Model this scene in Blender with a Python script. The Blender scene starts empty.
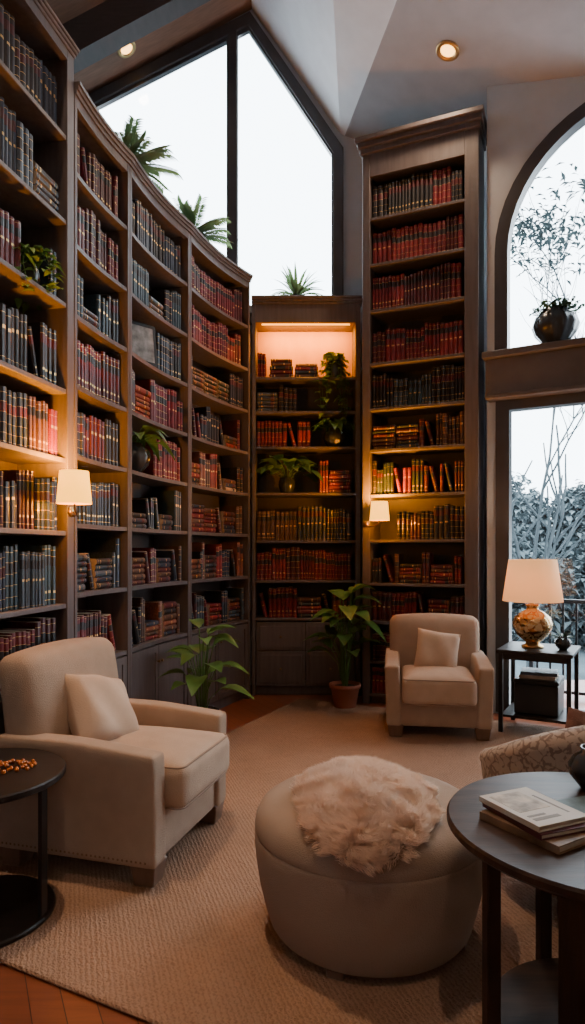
import bpy, bmesh, math, random
from mathutils import Vector, Matrix, Euler, noise
random.seed(7)
C=bpy.context.scene.collection
pi=math.pi
F=650.0
def proj(p):
    return 292.5+F*p[0]/p[1], 550-F*(p[2]-1.5)/p[1]

# ------------------------------------------------------------ materials
def mat(name,col,rough=.6,metal=0.,var=.15,scale=6.,bump=0.,bscale=80.,emit=None,estr=0.,sheen=0.,stretch=None,transl=0.,spec=None):
    m=bpy.data.materials.new(name); m.use_nodes=True
    nt=m.node_tree; N=nt.nodes; L=nt.links
    b=N['Principled BSDF']; out=N['Material Output']
    tc=N.new('ShaderNodeTexCoord'); mp=N.new('ShaderNodeMapping')
    L.new(tc.outputs['Object'],mp.inputs['Vector'])
    if stretch: mp.inputs['Scale'].default_value=stretch
    nz=N.new('ShaderNodeTexNoise'); nz.inputs['Scale'].default_value=scale; nz.inputs['Detail'].default_value=4
    L.new(mp.outputs['Vector'],nz.inputs['Vector'])
    cr=N.new('ShaderNodeValToRGB')
    cr.color_ramp.elements[0].position=.3; cr.color_ramp.elements[1].position=.7
    cr.color_ramp.elements[0].color=(*[max(0,c*(1-var)) for c in col],1)
    cr.color_ramp.elements[1].color=(*[min(1,c*(1+var)) for c in col],1)
    L.new(nz.outputs['Fac'],cr.inputs['Fac']); L.new(cr.outputs['Color'],b.inputs['Base Color'])
    b.inputs['Roughness'].default_value=rough; b.inputs['Metallic'].default_value=metal
    if spec is not None: b.inputs['Specular IOR Level'].default_value=spec
    if sheen: b.inputs['Sheen Weight'].default_value=sheen
    if emit: b.inputs['Emission Color'].default_value=(*emit,1); b.inputs['Emission Strength'].default_value=estr
    if bump:
        n2=N.new('ShaderNodeTexNoise'); n2.inputs['Scale'].default_value=bscale; n2.inputs['Detail'].default_value=3
        L.new(mp.outputs['Vector'],n2.inputs['Vector'])
        bp=N.new('ShaderNodeBump'); bp.inputs['Strength'].default_value=bump; bp.inputs['Distance'].default_value=.01
        L.new(n2.outputs['Fac'],bp.inputs['Height']); L.new(bp.outputs['Normal'],b.inputs['Normal'])
    if transl:
        t=N.new('ShaderNodeBsdfTranslucent'); t.inputs['Color'].default_value=(*col,1)
        mx=N.new('ShaderNodeMixShader'); mx.inputs[0].default_value=transl
        L.new(b.outputs[0],mx.inputs[1]); L.new(t.outputs[0],mx.inputs[2]); L.new(mx.outputs[0],out.inputs[0])
    return m
M={}
M['case']=mat('case_wood',(.094,.078,.080),.45,var=.2,scale=5,stretch=(6,6,.6),bump=.08,bscale=30)
M['caseback']=mat('case_back',(.038,.028,.027),.6)
M['niche']=mat('niche_glow_tint',(.34,.17,.03),.6,stretch=(1,1,.3))  # orange base colour carries the lamp glow of the niche
M['beam']=mat('beam_wood',(.055,.042,.040),.5,stretch=(1,1,8))
M['frame']=mat('window_frame_paint',(.045,.043,.048),.4)
M['wall']=mat('wall_plaster',(.47,.50,.54),.85,var=.04,bump=.05)
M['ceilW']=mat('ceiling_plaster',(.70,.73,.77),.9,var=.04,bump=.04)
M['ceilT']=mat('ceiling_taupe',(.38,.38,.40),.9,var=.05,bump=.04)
M['ceilB']=mat('ceiling_brown',(.20,.11,.075),.8,var=.15,stretch=(1,8,1))
M['fab']=mat('cream_fabric',(.38,.265,.19),.9,var=.07,scale=10,bump=.5,bscale=260,sheen=.03)
M['fab2']=mat('cream_fabric_light',(.46,.325,.235),.9,var=.06,scale=10,bump=.5,bscale=260,sheen=.03)
M['pil']=mat('pillow_fabric',(.55,.40,.295),.9,var=.06,scale=10,bump=.5,bscale=240,sheen=.03)
M['ott']=mat('ottoman_fabric',(.32,.225,.162),.85,var=.08,scale=4,bump=.5,bscale=240,sheen=.04)
M['pipe']=mat('piping',(.29,.195,.14),.85)
M['legw']=mat('leg_wood',(.16,.09,.06),.45,stretch=(4,4,1))
M['dark']=mat('dark_table_wood',(.042,.021,.013),.42,var=.5,scale=4,stretch=(1,7,1),bump=.05,bscale=20,spec=.25)
M['ebony']=mat('ebony_wood',(.016,.011,.009),.4,var=.4,scale=4,stretch=(1,7,1),spec=.3)
M['black']=mat('black_metal',(.012,.012,.013),.4,metal=.3)
M['brass']=mat('antique_brass',(.55,.36,.16),.35,metal=1.)
M['nail']=mat('nail_bronze',(.25,.16,.09),.35,metal=1.)
M['leaf']=mat('leaf_green',(.065,.16,.035),.4,var=.5,scale=9,transl=.2)
M['leaf2']=mat('leaf_light_green',(.085,.18,.035),.4,var=.4,scale=9,transl=.25)
M['leafp']=mat('leaf_palm_green',(.17,.27,.12),.55,var=.25,scale=9,transl=.55)
M['leaf3']=mat('leaf_dark_green',(.03,.07,.03),.45,var=.5,scale=9,transl=.1)
M['terra']=mat('terracotta',(.30,.09,.05),.7,bump=.1)
M['potd']=mat('dark_ceramic',(.025,.03,.035),.25)
M['soil']=mat('soil',(.03,.02,.014),1.,bump=.8,bscale=60)
M['fur']=mat('fur_fiber',(.86,.69,.56),.8,var=.10,scale=9,transl=.4)
M['shade']=mat('lamp_shade_linen',(.70,.46,.27),.9,var=.03,emit=(1.,.54,.22),estr=.75,transl=.3)
M['shade2']=mat('sconce_shade_linen',(.80,.40,.06),.9,var=.03,emit=(1.,.45,.02),estr=3.6,transl=.04)
M['bulb']=mat('bulb_glow',(1,.8,.5),.5,emit=(1.,.5,.18),estr=20.)
M['led']=mat('led_strip',(1,.5,.2),.5,emit=(1.,.38,.01),estr=6.)
M['dl']=mat('downlight_glow',(1,.85,.6),.5,emit=(1.,.48,.10),estr=6.)
M['paper']=mat('paper',(.44,.34,.24),.9,var=.1,scale=30)
M['white']=mat('cream_cover',(.50,.44,.36),.6,var=.06)
M['teal']=mat('teal_print',(.10,.15,.16),.6,var=.3,scale=25)
M['rust']=mat('rust_fabric',(.20,.09,.06),.85,var=.45,scale=20,bump=.4,bscale=200)
M['amber']=mat('amber_bead',(.45,.12,.02),.2,var=.5,scale=40)
M['branch']=mat('misty_bark',(.045,.055,.061),1.,var=.15,spec=0.)  # fog haze is put into the base colours of these outdoor materials
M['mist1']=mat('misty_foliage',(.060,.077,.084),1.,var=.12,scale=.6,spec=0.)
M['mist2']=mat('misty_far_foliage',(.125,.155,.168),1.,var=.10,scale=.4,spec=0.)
M['mist0']=mat('misty_pine_foliage',(.042,.057,.060),1.,var=.2,scale=1.,spec=0.)
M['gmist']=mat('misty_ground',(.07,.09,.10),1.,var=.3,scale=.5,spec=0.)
M['deck']=mat('deck_stone',(.05,.055,.06),.9)
M['picm']=mat('picture_print',(.20,.195,.19),.5,var=.7,scale=14)
M['gold']=mat('gilt',(.66,.42,.17),.38,metal=.75,var=.35,scale=60)

def glassmat():
    m=bpy.data.materials.new('window_glass'); m.use_nodes=True
    nt=m.node_tree;N=nt.nodes;L=nt.links;N.remove(N['Principled BSDF'])
    t=N.new('ShaderNodeBsdfTransparent'); g=N.new('ShaderNodeBsdfGlossy'); g.inputs['Roughness'].default_value=.02
    mx=N.new('ShaderNodeMixShader'); mx.inputs[0].default_value=.03
    L.new(t.outputs[0],mx.inputs[1]);L.new(g.outputs[0],mx.inputs[2]);L.new(mx.outputs[0],N['Material Output'].inputs[0])
    return m
M['glass']=glassmat()
def floormat():
    m=mat('wood_floor',(.17,.06,.03),.28); nt=m.node_tree;N=nt.nodes;L=nt.links;b=N['Principled BSDF']
    tc=N.new('ShaderNodeTexCoord'); mp=N.new('ShaderNodeMapping'); mp.inputs['Rotation'].default_value=(0,0,math.radians(63))
    br=N.new('ShaderNodeTexBrick'); br.inputs['Scale'].default_value=1.; br.inputs['Brick Width'].default_value=1.8; br.inputs['Row Height'].default_value=.10
    br.inputs['Mortar Size'].default_value=.0018; br.inputs['Color1'].default_value=(.33,.095,.038,1); br.inputs['Color2'].default_value=(.24,.064,.028,1); br.inputs['Mortar'].default_value=(.05,.018,.01,1)
    L.new(tc.outputs['Object'],mp.inputs['Vector']);L.new(mp.outputs['Vector'],br.inputs['Vector'])
    nz=N.new('ShaderNodeTexNoise'); mp2=N.new('ShaderNodeMapping'); mp2.inputs['Rotation'].default_value=(0,0,math.radians(63)); mp2.inputs['Scale'].default_value=(2,30,1)
    L.new(tc.outputs['Object'],mp2.inputs['Vector']);L.new(mp2.outputs['Vector'],nz.inputs['Vector']); nz.inputs['Scale'].default_value=2
    mx=N.new('ShaderNodeMix'); mx.data_type='RGBA'; mx.blend_type='MULTIPLY'; mx.inputs[0].default_value=.5
    L.new(br.outputs['Color'],mx.inputs[6]); L.new(nz.outputs['Fac'],mx.inputs[7]); L.new(mx.outputs[2],b.inputs['Base Color'])
    return m
M['floor']=floormat()
def rugmat():
    m=bpy.data.materials.new('woven_rug'); m.use_nodes=True; nt=m.node_tree;N=nt.nodes;L=nt.links;b=N['Principled BSDF']
    b.inputs['Roughness'].default_value=.9; b.inputs['Specular IOR Level'].default_value=.2
    tc=N.new('ShaderNodeTexCoord')
    w1=N.new('ShaderNodeTexWave'); w1.wave_type='BANDS'; w1.bands_direction='DIAGONAL'; w1.inputs['Scale'].default_value=24; w1.inputs['Distortion'].default_value=5.; w1.inputs['Detail Scale'].default_value=3
    L.new(tc.outputs['Object'],w1.inputs['Vector'])
    v=N.new('ShaderNodeTexVoronoi'); v.inputs['Scale'].default_value=105; L.new(tc.outputs['Object'],v.inputs['Vector'])
    n=N.new('ShaderNodeTexNoise'); n.inputs['Scale'].default_value=1.4; n.inputs['Detail'].default_value=10; n.inputs['Roughness'].default_value=.65; L.new(tc.outputs['Object'],n.inputs['Vector'])
    add=N.new('ShaderNodeMath'); add.operation='ADD'; L.new(w1.outputs['Fac'],add.inputs[0]); L.new(v.outputs['Distance'],add.inputs[1])
    cr=N.new('ShaderNodeValToRGB'); cr.color_ramp.elements[0].color=(.31,.175,.11,1); cr.color_ramp.elements[1].color=(.46,.275,.18,1)
    cr.color_ramp.elements[0].position=.2; cr.color_ramp.elements[1].position=1.0
    L.new(add.outputs[0],cr.inputs['Fac'])
    mx=N.new('ShaderNodeMix'); mx.data_type='RGBA'; mx.blend_type='MULTIPLY'; mx.inputs[0].default_value=.55
    L.new(cr.outputs['Color'],mx.inputs[6]); L.new(n.outputs['Fac'],mx.inputs[7]); L.new(mx.outputs[2],b.inputs['Base Color'])
    bp=N.new('ShaderNodeBump'); bp.inputs['Strength'].default_value=.55; bp.inputs['Distance'].default_value=.007
    L.new(add.outputs[0],bp.inputs['Height']); L.new(bp.outputs['Normal'],b.inputs['Normal'])
    return m
M['rug']=rugmat()
def patmat(name,c1,c2,scale,rough=.8,metal2=0.):
    m=bpy.data.materials.new(name); m.use_nodes=True; nt=m.node_tree;N=nt.nodes;L=nt.links;b=N['Principled BSDF']
    b.inputs['Roughness'].default_value=rough
    tc=N.new('ShaderNodeTexCoord'); v=N.new('ShaderNodeTexVoronoi'); v.feature='DISTANCE_TO_EDGE'; v.inputs['Scale'].default_value=scale
    n=N.new('ShaderNodeTexNoise'); n.inputs['Scale'].default_value=scale*.8; n.inputs['Distortion'].default_value=1.5
    L.new(tc.outputs['Object'],v.inputs['Vector']); L.new(tc.outputs['Object'],n.inputs['Vector'])
    mul=N.new('ShaderNodeMath'); mul.operation='MULTIPLY_ADD'; mul.inputs[1].default_value=1.6; L.new(v.outputs['Distance'],mul.inputs[0]); L.new(n.outputs['Fac'],mul.inputs[2])
    cr=N.new('ShaderNodeValToRGB'); cr.color_ramp.elements[0].position=.58; cr.color_ramp.elements[1].position=.66
    cr.color_ramp.elements[0].color=(*c1,1); cr.color_ramp.elements[1].color=(*c2,1)
    L.new(mul.outputs[0],cr.inputs['Fac']); L.new(cr.outputs['Color'],b.inputs['Base Color'])
    if metal2:
        cr2=N.new('ShaderNodeValToRGB'); cr2.color_ramp.elements[0].position=.58; cr2.color_ramp.elements[1].position=.66
        cr2.color_ramp.elements[0].color=(1,1,1,1); cr2.color_ramp.elements[1].color=(.5,.5,.5,1)
        L.new(mul.outputs[0],cr2.inputs['Fac']); L.new(cr2.outputs['Color'],b.inputs['Metallic'])
    return m
M['damask']=patmat('damask_upholstery',(.24,.17,.13),(.46,.36,.28),26)
M['lampbody']=patmat('gilt_floral_ceramic',(.42,.20,.06),(.62,.44,.24),20,.22,1.)

# ------------------------------------------------------------ helpers
def reg(o,label=None,category=None,kind=None,group=None):
    if label: o['label']=label
    if category: o['category']=category
    if kind: o['kind']=kind
    if group: o['group']=group
    return o
def root(name,label,category,loc=(0,0,0),rz=0.,group=None):
    o=bpy.data.objects.new(name,None); o.empty_display_size=.1; C.objects.link(o)
    o.location=loc; o.rotation_euler=(0,0,rz); reg(o,label,category,group=group); return o
def mk(name,me,mats,parent=None,loc=(0,0,0),rot=(0,0,0),smooth=False):
    if not isinstance(mats,(list,tuple)): mats=[mats]
    me.name=name
    for m in mats: me.materials.append(m)
    if smooth:
        for p in me.polygons: p.use_smooth=True
    o=bpy.data.objects.new(name,me); C.objects.link(o)
    o.location=loc; o.rotation_euler=rot
    if parent: o.parent=parent
    return o
def from_bm(bm):
    me=bpy.data.meshes.new('m'); bm.normal_update(); bm.to_mesh(me); bm.free(); return me
def from_vf(V,Fc,mi=None):
    me=bpy.data.meshes.new('m'); me.from_pydata([tuple(v) for v in V],[],Fc)
    if mi: me.polygons.foreach_set('material_index',mi)
    me.update(); return me
def boxes_me(bl,bevel=.004):
    bm=bmesh.new()
    for (x0,x1,y0,y1,z0,z1) in bl:
        r=bmesh.ops.create_cube(bm,size=1)
        bmesh.ops.scale(bm,vec=(x1-x0,y1-y0,z1-z0),verts=r['verts'])
        bmesh.ops.translate(bm,vec=((x0+x1)/2,(y0+y1)/2,(z0+z1)/2),verts=r['verts'])
    if bevel: bmesh.ops.bevel(bm,geom=bm.edges[:],offset=bevel,segments=1,affect='EDGES')
    return from_bm(bm)
def strips_me(bl,f,n=10):
    V=[];Fc=[]
    for (x0,x1,y0,y1,z0,z1) in bl:
        o=len(V)
        for i in range(n+1):
            x=x0+(x1-x0)*i/n; a=y0+f(x)
            V+=[(x,a,z0),(x,a,z1),(x,y1,z1),(x,y1,z0)]
        for i in range(n):
            for k in range(4):
                Fc.append((o+i*4+k,o+i*4+(k+1)%4,o+i*4+4+(k+1)%4,o+i*4+4+k))
        Fc.append((o+3,o+2,o+1,o)); Fc.append(tuple(o+n*4+k for k in range(4)))
    me=from_vf(V,Fc)
    bm=bmesh.new(); bm.from_mesh(me); bmesh.ops.recalc_face_normals(bm,faces=bm.faces[:]); bm.to_mesh(me); bm.free()
    return me
def box(name,b,m,parent=None,bevel=.004,loc=(0,0,0),rot=(0,0,0)):
    return mk(name,boxes_me([b],bevel),m,parent,loc,rot)
def soft(hx,hy,hz,r,n=9,puff=0.,pf=0.,fn=None):
    bm=bmesh.new(); bmesh.ops.create_cube(bm,size=2)
    bmesh.ops.subdivide_edges(bm,edges=bm.edges[:],cuts=n,use_grid_fill=True)
    for v in bm.verts:
        a=[math.sin(c*pi/2) for c in v.co]
        p=Vector((a[0]*hx,a[1]*hy,a[2]*hz))
        q=Vector((max(-(hx-r),min(hx-r,p.x)),max(-(hy-r),min(hy-r,p.y)),max(-(hz-r),min(hz-r,p.z))))
        d=p-q
        if d.length>1e-9: p=q+d.normalized()*r
        if puff: p.z+=(puff if p.z>0 else -puff*.2)*(1-a[0]**2)*(1-a[1]**2)
        if pf: p.y+=-pf*(1-a[0]**2)*(1-a[2]**2)*(1 if a[1]<0 else -1)
        if fn: p=fn(p,a)
        v.co=p
    return from_bm(bm)
def lathe(prof,seg=40,fn=None):
    V=[];Fc=[]
    for (r,z) in prof:
        for i in range(seg):
            a=2*pi*i/seg; V.append((r*math.cos(a),r*math.sin(a),z))
    n=len(prof)
    for j in range(n-1):
        for i in range(seg):
            k=(i+1)%seg; Fc.append((j*seg+i,j*seg+k,(j+1)*seg+k,(j+1)*seg+i))
    if prof[0][0]>1e-4: Fc.append(tuple(range(seg))[::-1])
    if prof[-1][0]>1e-4: Fc.append(tuple((n-1)*seg+i for i in range(seg)))
    if fn: V=[fn(Vector(v)) for v in V]
    return from_vf(V,Fc)
def curve_me(splines,bevel=.01,cyclic=False,res=2,radii=None):
    cu=bpy.data.curves.new('c','CURVE'); cu.dimensions='3D'; cu.bevel_depth=bevel; cu.bevel_resolution=res; cu.use_fill_caps=True
    for si,pts in enumerate(splines):
        s=cu.splines.new('POLY'); s.points.add(len(pts)-1)
        for i,p in enumerate(pts):
            s.points[i].co=(*p[:3],1)
            s.points[i].radius=radii[si][i] if radii else 1
        s.use_cyclic_u=cyclic
    o=bpy.data.objects.new('c',cu); C.objects.link(o)
    dg=bpy.context.evaluated_depsgraph_get(); dg.update()
    me=bpy.data.meshes.new_from_object(o.evaluated_get(dg))
    bpy.data.objects.remove(o); return me
def plate(outer,holes,th):
    cu=bpy.data.curves.new('c','CURVE'); cu.dimensions='2D'; cu.fill_mode='BOTH'; cu.extrude=th/2
    for pts in [outer]+holes:
        s=cu.splines.new('POLY'); s.points.add(len(pts)-1)
        for i,p in enumerate(pts): s.points[i].co=(p[0],p[1],0,1)
        s.use_cyclic_u=True
    o=bpy.data.objects.new('c',cu); C.objects.link(o)
    dg=bpy.context.evaluated_depsgraph_get(); dg.update()
    me=bpy.data.meshes.new_from_object(o.evaluated_get(dg))
    bpy.data.objects.remove(o)
    for v in me.vertices:
        x,y,z=v.co; v.co=(x,th/2-z,y)
    me.update(); return me
def light(name,kind,energy,col,parent,loc,rot=(0,0,0),size=.05,sy=None,spot=None):
    l=bpy.data.lights.new(name,kind); l.energy=energy; l.color=col
    if kind=='AREA':
        l.size=size
        if sy: l.shape='RECTANGLE'; l.size_y=sy
    else: l.shadow_soft_size=size
    if spot: l.spot_size=spot; l.spot_blend=.95
    o=bpy.data.objects.new(name,l); C.objects.link(o); o.location=loc; o.rotation_euler=rot
    if parent: o.parent=parent
    return o
WARM=(1.,.33,.01); WARM2=(1.,.70,.46)

# ------------------------------------------------------------ room shell
o=mk('floor',boxes_me([(-3,5.2,-1.3,7.5,-.1,0)],0),M['floor']); reg(o,kind='structure')
hole=[(-2.35,4.0),(-2.35,6.45),(-.47,7.42),(.56,5.92),(.56,4.0)]
inner=[(-2.25,4.08),(-2.25,6.38),(-.49,7.28),(.45,5.87),(.45,4.08)]
o=mk('wall_back',plate([(-2.85,0),(-2.85,8.2),(2.03,8.2),(2.03,0)],[hole],.18),M['wall'],loc=(0,7.22,0)); reg(o,kind='structure')
xm=-.66
def rakez(x): return 6.38+(x+2.25)*(.90/1.76)
lp=[(-2.25,4.08),(-2.25,6.38),(xm-.045,rakez(xm-.045)),(xm-.045,4.08)]
rp=[(xm+.045,4.08),(xm+.045,rakez(xm+.045)),(-.49,7.28),(.45,5.87),(.45,4.08)]
o=mk('window_1',plate(hole,[lp,rp],.14),M['frame'],loc=(0,7.14,0)); reg(o,kind='structure')
g=mk('glass_pane',plate(inner,[],.01),M['glass'],o,loc=(0,.09,0))
def shrink(poly,k):
    cx=sum(p[0] for p in poly)/len(poly); cz=sum(p[1] for p in poly)/len(poly)
    return [(cx+(p[0]-cx)*k,cz+(p[1]-cz)*k) for p in poly]
for pp in (lp,rp):
    mk('glazing_bead',plate(pp,[shrink(pp,.97)],.05),M['frame'],o,loc=(0,.03,0))
def ceil(name,vs,m):
    o=mk(name,from_vf(vs,[tuple(range(len(vs)))]),m); reg(o,kind='structure'); return o
ceil('ceiling',[(-2.85,-1.3,7.75-.54*2.85),(-2.85,7.4,7.75-.54*2.85),(-.45,7.4,7.507),(-.45,-1.3,7.507)],M['ceilB'])
AX,BX=.55,1.98
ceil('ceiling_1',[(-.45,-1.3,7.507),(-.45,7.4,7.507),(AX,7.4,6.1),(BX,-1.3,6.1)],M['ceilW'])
SL=.31
def cz(x,y): return 6.1-SL*((x-.88)*.986+(y-5.44)*.168)
WO=Vector((1.80,6.018,0)); ang=-math.atan2(.5,.87)
WL=3.5
WM=Matrix.Translation(WO)@Matrix.Rotation(ang,4,'Z')
e=WM@Vector((WL,0,0))
c1=WM@Vector((.12,.19,0)); c2=WM@Vector((WL+.1,.19,0))
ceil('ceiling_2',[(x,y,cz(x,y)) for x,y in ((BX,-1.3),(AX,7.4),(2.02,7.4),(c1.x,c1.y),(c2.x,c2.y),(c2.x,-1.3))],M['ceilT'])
for i,y in enumerate((6.25,)):
    x0,x1=-2.7,-.45
    V=[]
    for x in (x0,x1):
        z=7.75+.54*x
        V+=[(x,y,z-.34),(x,y+.22,z-.34),(x,y+.22,z+.01),(x,y,z+.01)]
    o=mk('trim_1',from_vf(V,[(0,1,2,3),(7,6,5,4),(0,4,5,1),(1,5,6,2),(2,6,7,3),(3,7,4,0)]),M['beam']); reg(o,kind='structure')
o=mk('wall_left',boxes_me([(-2.85,-2.7,-1.3,7.4,0,6.6)],0),M['wall']); reg(o,kind='structure')
def archpts(s0,R,zb,zs,off=0):
    pts=[(s0+off,zb+off),(s0+off,zs)]
    c=s0+R; n=24
    for i in range(1,n): 
        a=pi-pi*i/n; pts.append((c+(R-off)*math.cos(a),zs+(R-off)*math.sin(a)))
    pts+=[(s0+2*R-off,zs),(s0+2*R-off,zb+off)]
    return pts
AS,AR,AZ=.115,1.20,4.20
wallholes=[archpts(AS,AR,3.25,AZ),[(AS,.02),(AS,2.86),(AS+2.26,2.86),(AS+2.26,.02)]]
o=mk('wall_right',plate([(0,0),(0,5.95),(WL,5.95),(WL,0)],wallholes,.2),M['wall'],loc=WO,rot=(0,0,ang)); reg(o,kind='structure')
o=mk('window_2',plate(archpts(AS,AR,3.25,AZ,-.04),[archpts(AS,AR,3.25,AZ,.075)],.12),M['frame'],loc=WM@Vector((0,-.03,0)),rot=(0,0,ang)); reg(o,kind='structure')
mk('glass_pane',plate(archpts(AS,AR,3.25,AZ,.06),[],.01),M['glass'],o,loc=(0,.08,0))
hl=[(AS+.09,.1),(AS+.09,2.77),(AS+1.09,2.77),(AS+1.09,.1)]; hr=[(AS+1.17,.1),(AS+1.17,2.77),(AS+2.17,2.77),(AS+2.17,.1)]
o=mk('window_3',plate([(AS-.03,0.02),(AS-.03,2.88),(AS+2.29,2.88),(AS+2.29,0.02)],[hl,hr],.12),M['frame'],loc=WM@Vector((0,-.03,0)),rot=(0,0,ang)); reg(o,kind='structure')
mk('glass_pane',plate([(AS+.05,.05),(AS+.05,2.8),(AS+2.2,2.8),(AS+2.2,.05)],[],.01),M['glass'],o,loc=(0,.08,0))
o=mk('trim_2',boxes_me([(.02,WL,-.14,.0,2.90,3.22),(.0,WL,-.20,.0,3.22,3.28),(.02,WL,-.16,.0,2.86,2.90)],.006),mat('ledge_paint',(.095,.084,.086),.5),loc=WO,rot=(0,0,ang)); reg(o,kind='structure')
o=mk('wall_return',boxes_me([(0,1.15,-.10,0,0,6.1)],0),M['wall'],loc=(1.925,6.19,0),rot=(0,0,math.atan2(1.2,.01))); reg(o,kind='structure')
WARMW=mat('wall_warm_plaster',(.48,.45,.42),.85)
o=mk('wall_side',boxes_me([(e.x-.02,e.x+.15,-1.3,e.y+.1,0,6.4)],0),WARMW); reg(o,kind='structure')
o=mk('wall_front_unseen',boxes_me([(-2.85,5.2,-1.4,-1.25,0,7.6)],0),WARMW); reg(o,kind='structure')  # unseen wall behind the camera, added to cut fill light
o=mk('wall_partition',boxes_me([(-2.7,-1.95,2.98,3.08,0,6.4)],0),M['wall']); reg(o,kind='structure')
o=mk('area_rug',boxes_me([(0,4.7,0,4.22,0,.016)],.006),M['rug'],loc=(-1.80,2.72,.001),rot=(0,0,math.atan2(-.444,.896)))
reg(o,'tan woven area rug with diagonal texture under the seating','rug')

# ------------------------------------------------------------ bookcases
recs=[]
PAL={
 'R':['burgundy','burgundy','red','oxblood','burgundy','oxblood'],
 'D':['navy','slate','black','navy','black','teal'],
 'B':['brown','oxblood','navy','brown','burgundy','oxblood'],
 'M':['burgundy','navy','brown','slate','oxblood','black','rust','brown','red','cream','black'],
 'W':['rust','tan','burgundy','brown','oxblood'],
 'DR':['oxblood','black','oxblood','black','navy','burgundy'],
}
BC={'burgundy':(.135,.010,.017),'red':(.19,.018,.021),'oxblood':(.068,.009,.014),'navy':(.016,.027,.050),'slate':(.040,.062,.088),
 'black':(.012,.012,.017),'teal':(.017,.040,.058),'brown':(.080,.037,.026),'tan':(.20,.12,.07),'cream':(.34,.27,.21),'rust':(.19,.055,.030)}
BM={k:mat('leather_'+k,c,.42,var=.45,scale=14) for k,c in BC.items()}
NCOL={'burgundy':'burgundy','red':'crimson','oxblood':'dark oxblood','navy':'navy blue','slate':'slate blue','black':'black','teal':'dark teal','brown':'brown','tan':'tan','cream':'cream','rust':'rust orange'}
def book_mesh(col,style):
    if style==0: zz=[(0,0),(.05,1),(.060,0),(.20,1),(.208,0),(.38,1),(.388,0),(.56,1),(.568,3),(.74,1),(.748,0),(.90,1),(.910,0),(1,0)]
    elif style==1: zz=[(0,0),(.08,1),(.092,0),(.20,2),(.24,0),(.66,3),(.82,1),(.83,0),(.93,1),(.94,0),(1,0)]
    elif style==2: zz=[(0,0),(.12,1),(.128,0),(.60,2),(.66,0),(.87,1),(.878,0),(1,0)]
    else: zz=[(0,0),(.03,1),(.036,0),(.48,2),(.52,0),(.70,3),(.86,0),(.95,1),(.957,0),(1,0)]
    sec=[(-.5,1),(-.5,.07),(-.28,.015),(0,0),(.28,.015),(.5,.07),(.5,1)]
    V=[];Fc=[];mi=[]
    n=len(sec)
    for (z,t) in zz:
        for (x,y) in sec: V.append((x,y,z))
    for j in range(len(zz)-1):
        t=zz[j][1]
        for i in range(n-1):
            Fc.append((j*n+i,j*n+i+1,(j+1)*n+i+1,(j+1)*n+i)); 
            m=0
            if 1<=i<=4:
                if t==1: m=1
                elif t==2: m=1 if i in(2,3) else 0
                elif t==3: m=2
            mi.append(m)
        Fc.append((j*n+n-1,j*n,(j+1)*n,(j+1)*n+n-1)); mi.append(3)
    k=(len(zz)-1)*n
    Fc.append(tuple(range(n))[::-1]); mi.append(3)
    Fc.append(tuple(k+i for i in range(n))); mi.append(3)
    me=from_vf(V,Fc,mi); me.name='book'
    lab=BM['black'] if col not in('black','navy') else BM['oxblood']
    for m in (BM[col],M['gold'],lab,M['paper']): me.materials.append(m)
    return me
BMESH={(c,s):book_mesh(c,s) for c in BC for s in range(4)}

def fill(W2,x0,x1,z,hmax,pal,group,excl=(),tidy=.5,depth=.2,f=lambda x:0.):
    x=x0+.006
    cols=PAL[pal]
    def blocked(a,b):
        for (e0,e1) in excl:
            if a<e1 and b>e0: return e1
        return None
    while x<x1-.03:
        kind=random.random()
        if kind<.17*(1-tidy)*2 and x1-x>.24:
            L_=random.uniform(.2,.25); n=random.randint(3,6); e=blocked(x,x+L_)
            if e: x=e; continue
            zz=z+.001
            for i in range(n):
                t=random.uniform(.03,.05)
                if zz+t>z+hmax-.02: break
                l=L_*random.uniform(.85,1)
                Mx=W2@Matrix.Translation((x+(L_-l)/2,.035+random.uniform(0,.012)+f(x+L_/2),zz+t/2))@Matrix.Rotation(pi/2,4,'Y')
                recs.append((Mx,(random.choice(cols),random.choice((1,2))),(t,depth*.9,l),group)); zz+=t+.0005
            x+=L_+.008; continue
        if kind>1-.16*(1-tidy)*2 and x1-x>.16:
            h=min(hmax-.05,random.uniform(.22,.28)); t=random.uniform(.03,.04); a=random.uniform(.18,.3)
            wd=h*math.sin(a)+t
            e=blocked(x,x+wd+.01)
            if e: x=e; continue
            Mx=W2@Matrix.Translation((x+wd-t*math.cos(a)/2,.04+f(x),z+.002+t/2*math.sin(a)))@Matrix.Rotation(-a,4,'Y')
            recs.append((Mx,(random.choice(cols),random.choice((0,1,3))),(t,depth,h),group)); x+=wd+.012; continue
        tid=random.random()<tidy
        nb=random.randint(3,7) if tid else random.randint(1,3)
        c=random.choice(cols); s=random.choice((0,0,1,2,3)) if pal!='R' else random.choice((0,0,1,3)); t0=random.uniform(.028,.050); h0=hmax*random.uniform(.60 if not tid else .70,.88)
        y0=.03+random.uniform(0,.015)
        for i in range(nb):
            t=t0*random.uniform(.88,1.12); h=h0*random.uniform(.96,1.02)
            if x+t>x1-.004: x=x1; break
            e=blocked(x,x+t)
            if e: x=e; break
            Mx=W2@Matrix.Translation((x+t/2,y0+random.uniform(0,.010)+f(x+t/2),z+.001))
            recs.append((Mx,(c,s),(t,depth,h),group)); x+=t+.0012
        x+=random.uniform(0,.002)

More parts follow.
